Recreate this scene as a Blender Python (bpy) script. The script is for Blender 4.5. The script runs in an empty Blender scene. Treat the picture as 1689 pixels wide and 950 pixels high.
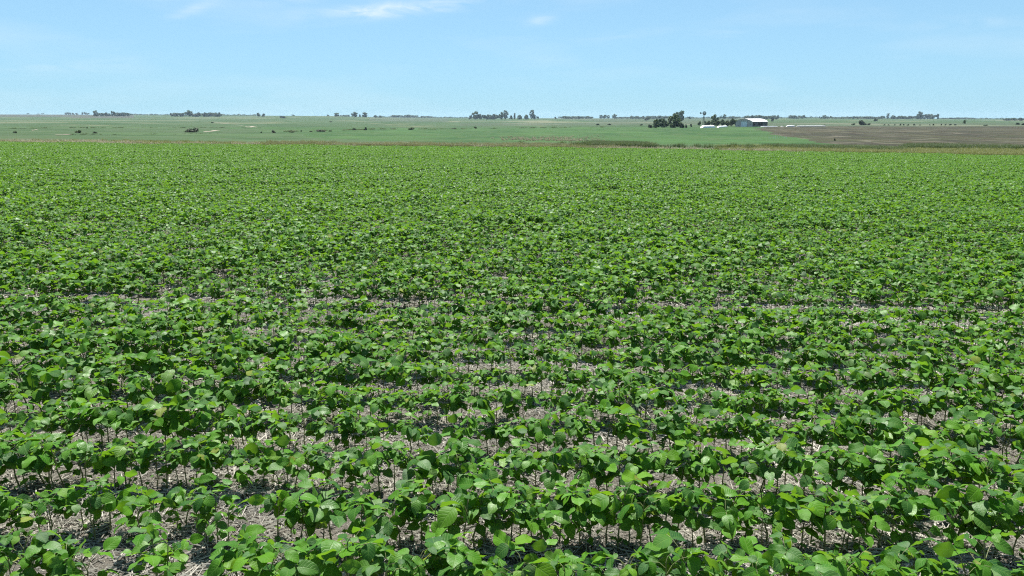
import bpy, math, random
import numpy as np
from mathutils import Vector, Matrix, Euler
from math import radians as R, sin, cos, pi, tan, atan

S = bpy.context.scene
C = S.collection

# ------------------------------------------------------------------ camera, sky, sun, exposure
EYE = 1.9
PITCH = R(12.11)
F = 1314.0                       # focal length in photograph pixels (1689 wide)
cam_d = bpy.data.cameras.new("camera"); cam = bpy.data.objects.new("camera", cam_d); C.objects.link(cam)
cam_d.sensor_width = 36.0; cam_d.lens = 36.0 * F / 1689.0
cam_d.clip_start = 0.05; cam_d.clip_end = 20000
cam.location = (0, 0, EYE); cam.rotation_euler = (R(90) - PITCH, 0, 0)
S.camera = cam

SUN_EL, SUN_AZ = 63.0, 10.0     # azimuth measured from straight ahead (+Y) towards the left (-X)
sd = Vector((-sin(R(SUN_AZ)) * cos(R(SUN_EL)), cos(R(SUN_AZ)) * cos(R(SUN_EL)), sin(R(SUN_EL))))
sun_d = bpy.data.lights.new("sun", 'SUN'); sun = bpy.data.objects.new("sun", sun_d); C.objects.link(sun)
sun_d.energy = 5.0; sun_d.angle = R(0.53); sun_d.color = (1.0, 0.965, 0.90)
sun.rotation_euler = sd.to_track_quat('Z', 'Y').to_euler()

W = bpy.data.worlds.new("World"); S.world = W; W.use_nodes = True
nt = W.node_tree; nt.nodes.clear()
wo = nt.nodes.new('ShaderNodeOutputWorld'); bg = nt.nodes.new('ShaderNodeBackground')
sky = nt.nodes.new('ShaderNodeTexSky'); sky.sky_type = 'NISHITA'; sky.sun_disc = False
sky.sun_elevation = R(SUN_EL); sky.sun_rotation = R(-SUN_AZ)
sky.altitude = 0; sky.air_density = 0.5; sky.dust_density = 0.0; sky.ozone_density = 3.0
bg.inputs['Strength'].default_value = 0.087
tint = nt.nodes.new('ShaderNodeMix'); tint.data_type = 'RGBA'; tint.blend_type = 'MULTIPLY'
tint.inputs[0].default_value = 1.0; tint.inputs[7].default_value = (0.82, 0.98, 0.96, 1)
nt.links.new(sky.outputs[0], tint.inputs[6])
# thin cirrus wisps: a few elongated soft streaks broken up by noise, plus faint veils all round the sky
tc = nt.nodes.new('ShaderNodeTexCoord')
def wn(kind, **kw):
    n = nt.nodes.new(kind)
    for k, v in kw.items(): setattr(n, k, v)
    return n
def wmath(op, a, b=None):
    n = wn('ShaderNodeMath', operation=op)
    for i, v in enumerate((a, b)):
        if v is None: continue
        if isinstance(v, (int, float)): n.inputs[i].default_value = v
        else: nt.links.new(v, n.inputs[i])
    return n.outputs[0]
sep = wn('ShaderNodeSeparateXYZ'); nt.links.new(tc.outputs['Generated'], sep.inputs[0])
az = wmath('ARCTAN2', sep.outputs[0], sep.outputs[1]); el = wmath('ARCSINE', sep.outputs[2])
mp = wn('ShaderNodeCombineXYZ'); nt.links.new(wmath('MULTIPLY', az, 9.0), mp.inputs[0]); nt.links.new(wmath('MULTIPLY', el, 38.0), mp.inputs[1])
nz = wn('ShaderNodeTexNoise'); nz.inputs['Scale'].default_value = 1.6; nz.inputs['Detail'].default_value = 6; nz.inputs['Distortion'].default_value = 1.2
nt.links.new(mp.outputs[0], nz.inputs['Vector'])
cl = None
for (px_, py_, la, le, tilt, amp) in ((652, 17, 0.085, 0.0075, 0.10, 1.0), (322, 26, 0.022, 0.0055, 0.35, 0.55), (892, 33, 0.016, 0.005, 0.15, 0.5),
                                      (470, 6, 0.04, 0.006, 0.1, 0.28), (110, 120, 0.09, 0.012, 0.05, 0.16), (1575, 58, 0.05, 0.006, 0.0, 0.22), (1190, 60, 0.03, 0.004, 0.05, 0.16),
                                      (275, 4, 0.03, 0.006, 0.1, 0.3), (1010, 62, 0.07, 0.006, 0.12, 0.14)):
    a0 = math.atan2((px_ - 844.5) / F, cos(PITCH) + (475 - py_) / F * sin(PITCH))
    e0 = atan((475 - py_) / F) - PITCH
    da = wmath('SUBTRACT', az, a0); de = wmath('SUBTRACT', wmath('SUBTRACT', el, e0), wmath('MULTIPLY', da, tilt))
    q = wmath('ADD', wmath('POWER', wmath('DIVIDE', da, la), 2.0), wmath('POWER', wmath('DIVIDE', de, le), 2.0))
    g = wmath('MULTIPLY', wmath('EXPONENT', wmath('MULTIPLY', q, -1.0)), amp)
    cl = g if cl is None else wmath('ADD', cl, g)
rmp = wn('ShaderNodeMapRange'); rmp.inputs[1].default_value = 0.33; rmp.inputs[2].default_value = 0.68
nt.links.new(nz.outputs[0], rmp.inputs[0])
mp2 = wn('ShaderNodeCombineXYZ'); nt.links.new(wmath('MULTIPLY', az, 3.0), mp2.inputs[0]); nt.links.new(wmath('MULTIPLY', el, 16.0), mp2.inputs[1])
nz2 = wn('ShaderNodeTexNoise'); nz2.inputs['Scale'].default_value = 1.3; nz2.inputs['Detail'].default_value = 5
nt.links.new(mp2.outputs[0], nz2.inputs['Vector'])
rm2 = wn('ShaderNodeMapRange'); rm2.inputs[1].default_value = 0.50; rm2.inputs[2].default_value = 0.80; rm2.inputs[4].default_value = 0.22
nt.links.new(nz2.outputs[0], rm2.inputs[0])
cm = wmath('ADD', wmath('MULTIPLY', cl, rmp.outputs[0]), rm2.outputs[0])
cmix = wn('ShaderNodeMix', data_type='RGBA'); cmix.clamp_factor = True
# pale summer haze that thickens smoothly towards the horizon all the way round
hb = wn('ShaderNodeMix', data_type='RGBA'); nt.links.new(tint.outputs[2], hb.inputs[6]); hb.inputs[7].default_value = (1.74, 3.02, 3.74, 1)
nt.links.new(wmath('MULTIPLY', wmath('EXPONENT', wmath('DIVIDE', wmath('MAXIMUM', el, 0.0), -0.35)), 0.9), hb.inputs[0])
nt.links.new(cm, cmix.inputs[0]); nt.links.new(hb.outputs[2], cmix.inputs[6]); cmix.inputs[7].default_value = (4.4, 4.9, 5.1, 1)
nt.links.new(cmix.outputs[2], bg.inputs['Color']); nt.links.new(bg.outputs[0], wo.inputs[0])

S.view_settings.view_transform = 'Standard'; S.view_settings.look = 'None'
S.view_settings.exposure = 1.25; S.view_settings.gamma = 1.0
S.cycles.max_bounces = 6; S.cycles.diffuse_bounces = 3; S.cycles.transmission_bounces = 4; S.cycles.volume_bounces = 0
S.cycles.use_denoising = False; S.cycles.filter_width = 1.15; S.cycles.sample_clamp_indirect = 4.0
S.cycles.caustics_reflective = False; S.cycles.caustics_refractive = False

rng = random.Random(7)
nrs = np.random.RandomState(11)

# ------------------------------------------------------------------ helpers
def tag(o, label=None, cat=None, group=None, kind=None):
    if label: o['label'] = label
    if cat: o['category'] = cat
    if group: o['group'] = group
    if kind: o['kind'] = kind
    return o
def mesh(name, v, f, mat=None, smooth=False):
    me = bpy.data.meshes.new(name); me.from_pydata([tuple(map(float, q)) for q in v], [], f)
    if mat: me.materials.append(mat)
    if smooth: me.polygons.foreach_set('use_smooth', [True] * len(me.polygons))
    me.update(); return me
def obj(name, me, parent=None, link=True):
    o = bpy.data.objects.new(name, me)
    if link: C.objects.link(o)
    if parent: o.parent = parent
    return o
def empty(name, loc, rz=0, sc=(1, 1, 1)):
    o = bpy.data.objects.new(name, None); C.objects.link(o); o.empty_display_size = 0.2
    o.location = loc; o.rotation_euler = (0, 0, rz); o.scale = sc; return o
def ordinal(n):
    w = ('first', 'second', 'third', 'fourth', 'fifth', 'sixth', 'seventh', 'eighth', 'ninth', 'tenth')
    if n <= 10: return w[n - 1]
    return '%d%s' % (n, 'th' if 10 <= n % 100 <= 20 else {1: 'st', 2: 'nd', 3: 'rd'}.get(n % 10, 'th'))
class MB:
    def __init__(self): self.v = []; self.f = []
    def box(self, x0, x1, y0, y1, z0, z1):
        b = len(self.v); self.v += [(x, y, z) for z in (z0, z1) for y in (y0, y1) for x in (x0, x1)]
        self.f += [tuple(b + i for i in q) for q in ((0, 2, 3, 1), (4, 5, 7, 6), (0, 1, 5, 4), (1, 3, 7, 5), (3, 2, 6, 7), (2, 0, 4, 6))]
    def tube(self, pts, rad, n=5, cap=True):
        pts = [Vector(p) for p in pts]; b = len(self.v)
        for i, p in enumerate(pts):
            d = (pts[min(i + 1, len(pts) - 1)] - pts[max(i - 1, 0)]).normalized()
            a = d.cross(Vector((1, 0, 0)) if abs(d.x) < 0.8 else Vector((0, 1, 0))).normalized(); c = d.cross(a)
            r = rad[i] if isinstance(rad, (list, tuple)) else rad
            self.v += [tuple(p + (a * cos(2 * pi * k / n) + c * sin(2 * pi * k / n)) * r) for k in range(n)]
        for i in range(len(pts) - 1):
            for k in range(n):
                k2 = (k + 1) % n; self.f.append((b + i * n + k, b + i * n + k2, b + (i + 1) * n + k2, b + (i + 1) * n + k))
        if cap:
            self.f.append(tuple(b + k for k in reversed(range(n)))); self.f.append(tuple(b + (len(pts) - 1) * n + k for k in range(n)))
    def add(self, v, f):
        b = len(self.v); self.v += list(v); self.f += [tuple(b + i for i in q) for q in f]
    def build(self, name, mat, parent=None, smooth=False):
        return obj(name, mesh(name, self.v, self.f, mat, smooth), parent)

# ------------------------------------------------------------------ materials
class NT:
    def __init__(self, name):
        self.m = bpy.data.materials.new(name); self.m.use_nodes = True; self.t = self.m.node_tree; self.t.nodes.clear()
        self.out = self.t.nodes.new('ShaderNodeOutputMaterial')
    def n(self, kind, **kw):
        q = self.t.nodes.new(kind)
        for k, v in kw.items(): setattr(q, k, v)
        return q
    def l(self, a, b): self.t.links.new(a, b)
    def math(self, op, a, b=None, clamp=False):
        q = self.n('ShaderNodeMath', operation=op); q.use_clamp = clamp
        for i, v in enumerate((a, b)):
            if v is None: continue
            if isinstance(v, (int, float)): q.inputs[i].default_value = v
            else: self.l(v, q.inputs[i])
        return q.outputs[0]
    def mix(self, fac, a, b, blend='MIX'):
        q = self.n('ShaderNodeMix', data_type='RGBA', blend_type=blend)
        for i, v in ((0, fac), (6, a), (7, b)):
            if isinstance(v, (int, float)): q.inputs[i].default_value = v
            elif isinstance(v, tuple): q.inputs[i].default_value = (*v, 1)
            else: self.l(v, q.inputs[i])
        return q.outputs[2]
    def ramp(self, fac, lo, hi, a=0.0, b=1.0):
        q = self.n('ShaderNodeMapRange'); self.l(fac, q.inputs[0])
        for i, v in zip((1, 2, 3, 4), (lo, hi, a, b)): q.inputs[i].default_value = v
        return q.outputs[0]
    def noise(self, scale, detail=4, mscale=None, rough=0.55, coord='Object', dist=0.0):
        tcn = self.n('ShaderNodeTexCoord'); src = tcn.outputs[coord]
        if mscale:
            mpn = self.n('ShaderNodeMapping'); mpn.inputs['Scale'].default_value = mscale; self.l(src, mpn.inputs[0]); src = mpn.outputs[0]
        q = self.n('ShaderNodeTexNoise'); q.inputs['Scale'].default_value = scale; q.inputs['Detail'].default_value = detail
        q.inputs['Roughness'].default_value = rough; q.inputs['Distortion'].default_value = dist
        self.l(src, q.inputs['Vector']); return q.outputs[0]
    def bsdf(self, col, rough=0.6, spec=0.4, bump=None, metal=0.0):
        p = self.n('ShaderNodeBsdfPrincipled')
        if isinstance(col, tuple): p.inputs['Base Color'].default_value = (*col, 1)
        else: self.l(col, p.inputs['Base Color'])
        if isinstance(rough, (int, float)): p.inputs['Roughness'].default_value = rough
        else: self.l(rough, p.inputs['Roughness'])
        p.inputs['Specular IOR Level'].default_value = spec; p.inputs['Metallic'].default_value = metal
        if bump:
            b = self.n('ShaderNodeBump'); b.inputs['Strength'].default_value = bump[1]; b.inputs['Distance'].default_value = bump[2]
            self.l(bump[0], b.inputs['Height']); self.l(b.outputs[0], p.inputs['Normal'])
        return p
    def done(self, sh): self.l(sh.outputs[0], self.out.inputs[0]); return self.m

def plain(name, col, rough=0.6, var=0.25, scale=3.0, spec=0.4, metal=0.0):
    t = NT(name); nz_ = t.noise(scale, 5)
    c = t.mix(t.ramp(nz_, 0.3, 0.7), tuple(x * (1 - var) for x in col), tuple(min(1, x * (1 + var)) for x in col))
    return t.done(t.bsdf(c, rough, spec, None, metal))

def leaf_material():
    t = NT('soybean_leaf')
    oi = t.n('ShaderNodeObjectInfo'); at_ = t.n('ShaderNodeAttribute', attribute_name='tone')
    r = t.math('FRACT', t.math('ADD', oi.outputs['Random'], at_.outputs['Fac']))
    r2 = t.math('FRACT', t.math('MULTIPLY', r, 7.31)); r3 = t.math('FRACT', t.math('MULTIPLY', r, 23.7))
    c = t.mix(r, (0.036, 0.142, 0.008), (0.088, 0.240, 0.014))
    c = t.mix(t.ramp(r2, 0.70, 1.0, 0, 0.55), c, (0.145, 0.270, 0.010))       # young yellow-green leaves
    c = t.mix(t.ramp(r3, 0.40, 0.95, 0, 0.9), c, (0.015, 0.075, 0.021))       # old blue-green leaves
    uv = t.n('ShaderNodeUVMap'); sp = t.n('ShaderNodeSeparateXYZ'); t.l(uv.outputs[0], sp.inputs[0])
    s_ = t.math('ABSOLUTE', t.math('SUBTRACT', sp.outputs[0], 0.5)); tt = sp.outputs[1]
    fr = t.math('FRACT', t.math('MULTIPLY', t.math('SUBTRACT', tt, t.math('MULTIPLY', s_, 0.55)), 6.5))
    vein = t.math('MAXIMUM', t.ramp(t.math('ABSOLUTE', t.math('SUBTRACT', fr, 0.5)), 0.06, 0.16, 1, 0), t.ramp(s_, 0.015, 0.05, 1, 0))
    vein = t.math('MULTIPLY', vein, t.ramp(tt, 0.002, 0.01))
    c = t.mix(t.ramp(t.noise(38, 3), 0.42, 0.72, 0, 0.35), c, t.mix(0.5, c, (0.12, 0.18, 0.025)))          # mottling
    c = t.mix(t.ramp(t.math('FRACT', t.math('MULTIPLY', r, 97.3)), 0.985, 0.992, 0, 0.6), c, (0.24, 0.24, 0.04))   # a few yellowed leaves
    c = t.mix(t.math('MULTIPLY', vein, 0.34), c, (0.15, 0.26, 0.055))
    geo = t.n('ShaderNodeNewGeometry')
    cb = t.mix(geo.outputs['Backfacing'], c, t.mix(0.45, c, (0.14, 0.21, 0.10)))
    hgt = t.math('ADD', t.math('MULTIPLY', vein, -1.0), t.noise(90, 2))
    p = t.bsdf(cb, t.ramp(r3, 0, 1, 0.45, 0.62), 0.3, (hgt, 0.28, 0.004)); t.l(t.ramp(t.math('FRACT', t.math('MULTIPLY', r, 41.3)), 0.25, 1.0, 0.08, 0.48), p.inputs['Specular IOR Level'])
    tr = t.n('ShaderNodeBsdfTranslucent'); t.l(t.mix(0.55, c, (0.22, 0.42, 0.008)), tr.inputs[0])
    mx = t.n('ShaderNodeMixShader'); mx.inputs[0].default_value = 0.38
    t.l(p.outputs[0], mx.inputs[1]); t.l(tr.outputs[0], mx.inputs[2])
    return t.done(mx)
M_LEAF = leaf_material()
M_STEM = plain('soybean_stem', (0.13, 0.15, 0.055), 0.6, 0.35, 30)

def foliage_material(name, a, b, tr=0.25):
    t = NT(name); at_ = t.n('ShaderNodeAttribute', attribute_name='tone'); oi = t.n('ShaderNodeObjectInfo')
    c = t.mix(at_.outputs['Fac'], a, b)
    c = t.mix(t.math('MULTIPLY', oi.outputs['Random'], 0.45), c, tuple(x * 0.55 for x in a))
    p = t.bsdf(c, 0.6, 0.3); q = t.n('ShaderNodeBsdfTranslucent'); t.l(c, q.inputs[0])
    mx = t.n('ShaderNodeMixShader'); mx.inputs[0].default_value = tr
    t.l(p.outputs[0], mx.inputs[1]); t.l(q.outputs[0], mx.inputs[2]); return t.done(mx)
M_CROWN = foliage_material('tree_foliage', (0.056, 0.105, 0.040), (0.145, 0.210, 0.072))
M_EUC = foliage_material('eucalyptus_foliage', (0.060, 0.105, 0.062), (0.130, 0.185, 0.105))
M_BUSH = foliage_material('bush_foliage', (0.058, 0.100, 0.036), (0.12, 0.17, 0.062))
M_DARKBUSH = foliage_material('dark_bush_foliage', (0.032, 0.056, 0.026), (0.066, 0.098, 0.042))
M_DRY = foliage_material('dry_grass_blades', (0.22, 0.21, 0.13), (0.40, 0.37, 0.25), 0.4)
M_REED = foliage_material('reed_blades', (0.060, 0.098, 0.030), (0.105, 0.145, 0.048), 0.4)
M_MARSH = foliage_material('marsh_grass_blades', (0.085, 0.125, 0.024), (0.25, 0.245, 0.07), 0.4)
M_RUST = foliage_material('rusty_grass_blades', (0.105, 0.130, 0.042), (0.20, 0.19, 0.078), 0.45)
M_BARK = plain('bark', (0.11, 0.085, 0.06), 0.9, 0.4, 6)
M_STRAW = foliage_material('straw', (0.24, 0.225, 0.19), (0.74, 0.70, 0.62), 0.1)

def ground_mat(name, cols, streak=None, rough=0.95, sc=(0.02, 0.02, 0.02), scale=1.0, fine=None, contrast=(0.43, 0.57), k=(0.34, 0.45, 0.40)):
    """cols: low, mid, high base colours mixed by world-space noise; streak: (colour, scale_xy, threshold, amount) bare or pale patches."""
    cols = [tuple(a * b for a, b in zip(c_, k)) for c_ in cols]
    t = NT(name)
    n1 = t.noise(scale, 6, sc, 0.6); c = t.mix(t.ramp(n1, *contrast), cols[0], cols[1])
    n2 = t.noise(scale, 5, tuple(x * 4.7 for x in sc), 0.6); c = t.mix(t.ramp(n2, 0.48, 0.60, 0, 0.8), c, cols[2])
    if streak:
        n3 = t.noise(1.0, 5, streak[1], 0.6, dist=0.6); c = t.mix(t.ramp(n3, streak[2] - 0.03, streak[2] + 0.03, 0, streak[3]), c, streak[0])
    if fine:
        n4 = t.noise(fine, 3); c = t.mix(t.ramp(n4, 0.3, 0.7, 0, 0.5), c, t.mix(0.5, c, cols[0]))
    return t.done(t.bsdf(c, rough, 0.15))

def soil_material():
    t = NT('stubble_soil')
    a = t.noise(9, 6, (1, 1, 1), 0.7); b = t.noise(55, 4, (1, 2.3, 1), 0.7, dist=1.5); c_ = t.noise(55, 4, (2.3, 1, 1), 0.7, dist=1.5)
    c = t.mix(t.ramp(a, 0.3, 0.7), (0.050, 0.043, 0.034), (0.150, 0.138, 0.116))
    st = t.math('MAXIMUM', t.ramp(b, 0.53, 0.60), t.ramp(c_, 0.54, 0.61))
    c = t.mix(t.math('MULTIPLY', st, 0.8), c, (0.40, 0.375, 0.325))
    h = t.math('ADD', t.math('MULTIPLY', st, 0.6), a)
    return t.done(t.bsdf(c, 0.95, 0.1, (h, 0.8, 0.02)))
M_SOIL = soil_material()
M_GROUND = {
 'soil': M_SOIL,
 'field_margin': ground_mat('field_margin', ((0.105, 0.130, 0.045), (0.145, 0.150, 0.070), (0.090, 0.130, 0.042)), ((0.24, 0.225, 0.13), (0.06, 0.25, 1), 0.57, 0.6), sc=(0.08, 0.2, 1)),
 'pasture': ground_mat('pasture', ((0.056, 0.112, 0.026), (0.112, 0.156, 0.058), (0.155, 0.155, 0.085)), ((0.045, 0.085, 0.025), (0.02, 0.010, 1), 0.57, 0.6), sc=(0.03, 0.008, 1), fine=0.35),
 'crop_field': ground_mat('crop_field', ((0.040, 0.112, 0.018), (0.084, 0.165, 0.034), (0.135, 0.165, 0.056)), ((0.040, 0.095, 0.020), (0.03, 0.014, 1), 0.57, 0.7), sc=(0.05, 0.012, 1), fine=0.4),
 'ploughed_field': ground_mat('ploughed_field', ((0.028, 0.025, 0.017), (0.060, 0.052, 0.034), (0.050, 0.066, 0.026)), ((0.20, 0.18, 0.135), (0.30, 0.035, 1), 0.60, 0.5), sc=(0.05, 0.012, 1), fine=0.7, k=(.66, .64, .46)),
 'marsh': ground_mat('marsh', ((0.06, 0.10, 0.028), (0.19, 0.20, 0.055), (0.085, 0.13, 0.035)), ((0.26, 0.235, 0.17), (0.08, 0.09, 1), 0.57, 0.8), sc=(0.07, 0.07, 1)),
 'far_green_field': ground_mat('far_green_field', ((0.058, 0.112, 0.028), (0.098, 0.150, 0.050), (0.125, 0.145, 0.066)), ((0.16, 0.15, 0.09), (0.006, 0.0015, 1), 0.58, 0.6), sc=(0.008, 0.0012, 1), fine=0.06),
 'far_stubble_field': ground_mat('far_stubble_field', ((0.100, 0.122, 0.060), (0.142, 0.146, 0.086), (0.082, 0.120, 0.050)), ((0.17, 0.165, 0.11), (0.006, 0.0015, 1), 0.60, 0.4), sc=(0.008, 0.0015, 1), fine=0.06),
 'far_ploughed_field': ground_mat('far_ploughed_field', ((0.125, 0.100, 0.080), (0.14, 0.115, 0.09), (0.13, 0.12, 0.08)), sc=(0.003, 0.006, 1)),
}

# ------------------------------------------------------------------ terrain height (a shallow valley that rises to far ridges)
CO, SI = cos(PITCH), sin(PITCH)
def slope_of_row(y):
    cy = (475.0 - y) / F
    return (-SI + cy * CO) / (CO + cy * SI)
YT = np.array([60, 80, 95, 130, 200, 350, 600, 1000, 1700, 2600, 3300, 4200, 6000.])
PXT = np.array([-200, 60, 430, 560, 650, 760, 1150, 1350, 1640, 1900.])
ROWS = {  # ground line (as seen from the lane) at each distance, for azimuth columns
 60:   [251, 252, 255, 256, 256, 257, 261, 264, 268.5, 271],
 80:   [238.5, 240, 243.5, 244.5, 245, 246, 250, 254, 259, 262],
 95:   [231, 232, 235.5, 237, 238, 239, 244, 248, 252, 255],
 130:  [224.5, 225, 230, 231, 231.5, 232, 237, 240, 242.5, 244],
 200:  [218, 219, 223, 224.5, 225, 226, 228.5, 229.5, 231, 232],
 350:  [212, 212.5, 216, 217, 217.5, 218, 217.5, 217, 217, 217],
 600:  [206, 206.5, 209, 210, 210.5, 211, 209.5, 209, 208.7, 208.5],
 1000: [201, 201.3, 203, 204, 204.5, 205, 203.5, 203.0, 203.6, 204],
 1700: [195.8, 196, 197.2, 198, 199.5, 200, 199.3, 199, 200.2, 201],
 2600: [190.8, 191, 192.2, 192.6, 195.3, 196.6, 196.4, 196.2, 198, 199],
 3300: [188.8, 189, 190.8, 191.4, 193.9, 195.4, 195.5, 195.0, 196.6, 197.5],
 4200: [188.6, 188.8, 190.7, 191.6, 193.6, 194.9, 195.1, 194.8, 196.2, 197],
 6000: [191, 191, 192, 193, 195, 196, 196, 196, 197, 198],
}
SL = np.array([[slope_of_row(r) for r in ROWS[int(y)]] for y in YT])
LY = np.log(YT)
def smooth_noise(x, y):
    return (np.sin(x * 0.013 + 1.3 * np.sin(y * 0.007 + 1)) + np.sin(y * 0.017 + x * 0.006 + 2.0) + 0.6 * np.sin(x * 0.041 - y * 0.023)) / 2.6
def px_of(x, y):           # azimuth expressed as photograph column (rows near the horizon)
    return 844.5 + F * 1.0213 * x / np.maximum(y, 1.0)
def height(x, y):
    x = np.asarray(x, float); y = np.asarray(y, float)
    px = np.clip(px_of(x, y), -200, 1900); ly = np.log(np.clip(y, 60, 6000))
    i = np.clip(np.searchsorted(LY, ly) - 1, 0, len(YT) - 2); t = (ly - LY[i]) / (LY[i + 1] - LY[i])
    j = np.clip(np.searchsorted(PXT, px) - 1, 0, len(PXT) - 2); s = (px - PXT[j]) / (PXT[j + 1] - PXT[j])
    sl = (SL[i, j] * (1 - s) + SL[i, j + 1] * s) * (1 - t) + (SL[i + 1, j] * (1 - s) + SL[i + 1, j + 1] * s) * t
    zt = EYE + y * sl
    zn = -(0.0163 * y + 0.0108 * x)
    w = np.clip((y - 45) / 30.0, 0, 1); w = w * w * (3 - 2 * w)
    z = zn * (1 - w) + zt * w
    return z + 0.012 * np.sin(x * 2.1 + np.sin(y * 1.3)) * np.clip(1 - y / 60, 0, 1) + smooth_noise(x, y) * np.clip((y - 130) / 700, 0, 1) * 0.35
def hz(x, y): return float(height(x, y))
def row_at(px, Y):
    x = (px - 844.5) / F / 1.0213 * Y; s = (hz(x, Y) - EYE) / Y
    return 475 + F * tan(PITCH + atan(-s)) if False else 475 - F * tan(atan(s) + PITCH)
def at(px, Y):             # a point on the ground at azimuth column px, Y metres ahead
    x = (px - 844.5) / F / 1.0213 * Y
    return Vector((x, Y, hz(x, Y)))
def dist_for_row(px, row, lo=82, hi=4000):
    for _ in range(40):
        m = math.sqrt(lo * hi)
        if row_at(px, m) > row: lo = m
        else: hi = m
    return m
def mpp(Y): return Y / F / 1.0213   # metres per photograph pixel at that distance

# ------------------------------------------------------------------ ground sheets, split by field
def edge_Y(x):             # far edge of the soybean field
    return 79.0 - 0.055 * x + 0.9 * np.sin(x * 0.21) + 0.6 * np.sin(x * 0.57 + 1)
def build_ground():
    Ys = np.concatenate([np.linspace(-30, 1.0, 8), np.geomspace(1.4, 76, 46), np.linspace(77, 96, 36)[0:], np.geomspace(96.6, 640, 120), np.geomspace(644, 4300, 110), np.geomspace(4400, 6000, 6)])
    U = np.concatenate([np.linspace(-1.6, -0.72, 10)[:-1], np.linspace(-0.72, 0.72, 620), np.linspace(0.72, 1.6, 10)[1:]])
    ny, nu = len(Ys), len(U)
    YY, UU = np.meshgrid(Ys, U, indexing='ij')
    XX = UU * (np.maximum(YY, 1.0) + np.where(YY < 40, 25 * (1 - np.clip(YY, 0, 40) / 40), 0))
    ZZ = height(XX, YY)
    P = np.stack([XX, YY, ZZ], -1).reshape(-1, 3)
    xc = (XX[:-1, :-1] + XX[1:, 1:]) / 2; yc = (YY[:-1, :-1] + YY[1:, 1:]) / 2
    px = px_of(xc, yc)
    nA = smooth_noise(xc * 3, yc * 3) + .5 * np.sin(xc * .23 + 2 * np.sin(yc * .05)) + .35 * np.sin(xc * .61 + yc * .04) + .25 * np.sin(xc * 1.3 + 1); nB = smooth_noise(xc * 0.4 + 50, yc * 0.6)
    z = np.full(xc.shape, 'pasture', dtype=object)
    z[yc < 640] = 'pasture'
    far = yc > 600 + 40 * nB
    z[far] = 'far_green_field'
    z[far & (px > 610) & (px < 1240) & (yc > 820 + 60 * nB)] = 'far_stubble_field'
    z[far & (px > 610) & (px < 760) & (yc > 820) & (yc < 1500)] = 'far_green_field'
    z[far & (px > 740) & (px < 925 - (yc - 2600) * 0.05) & (yc > 1300)] = 'far_green_field'
    z[far & (px >= 1240) & (yc < 1150)] = 'far_stubble_field'
    z[(px < 222) & (yc > 2050 + (px < 120) * 200)] = 'far_ploughed_field'
    # bright crop beside the shed and the ploughed field on the right
    bnd = np.interp(yc, [100, 135, 165, 200, 260, 400, 600, 660], [1420, 1390, 1345, 1322, 1290, 1262, 1246, 1240])
    z[(px > 560 + 70 * nA - (yc - 130) * 0.35) & (px <= bnd + 11 * nA) & (yc > 122 + 6 * nA) & (yc < 600)] = 'crop_field'
    z[(px > bnd + 11 * nA) & (yc > 120 + 12 * nA) & (yc < 615)] = 'ploughed_field'
    z[(px > 1250) & (yc <= 126 + 14 * nA) & (yc > 84)] = 'marsh'
    mw = np.interp(px, [0, 500, 800, 1300], [92, 100, 110, 104]) + 7 * nA
    z[(yc < mw) & (px <= 1250)] = 'field_margin'
    z[yc < edge_Y(xc) + 1.2] = 'soil'
    nm = {'soil': ('soil', 'greyish soil with pale straw under the soybean rows'), 'field_margin': ('field_margin', 'dry brownish strip of ground behind the far edge of the soybean field'),
          'pasture': ('pasture', 'grey-green valley pasture beyond the soybean field'), 'crop_field': ('crop_field', 'bright green smooth field in front of the shed'),
          'ploughed_field': ('ploughed_field', 'brown ploughed field with pale streaks right of the shed'), 'marsh': ('marsh', 'yellow-green rough ground below the brown ploughed field'),
          'far_green_field': ('far_hill', 'pale green hillside fields rising to the skyline'), 'far_stubble_field': ('far_stubble_field', 'grey-green far fields on the rise behind the windmill'),
          'far_ploughed_field': ('far_ploughed_field', 'mauve-brown ploughed strip on the skyline at far left')}
    idx = np.arange(ny * nu).reshape(ny, nu)
    q = np.stack([idx[:-1, :-1], idx[:-1, 1:], idx[1:, 1:], idx[1:, :-1]], -1)
    for k, (name, lab) in nm.items():
        fq = q[z == k].reshape(-1, 4)
        if not len(fq): continue
        used, inv = np.unique(fq, return_inverse=True)
        me = bpy.data.meshes.new(name); me.from_pydata(P[used].tolist(), [], inv.reshape(-1, 4).tolist())
        me.materials.append(M_GROUND[k]); me.polygons.foreach_set('use_smooth', [True] * len(me.polygons)); me.update()
        tag(obj(name, me), lab, 'ground' if k == 'soil' else 'field', kind='structure')
build_ground()

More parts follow.
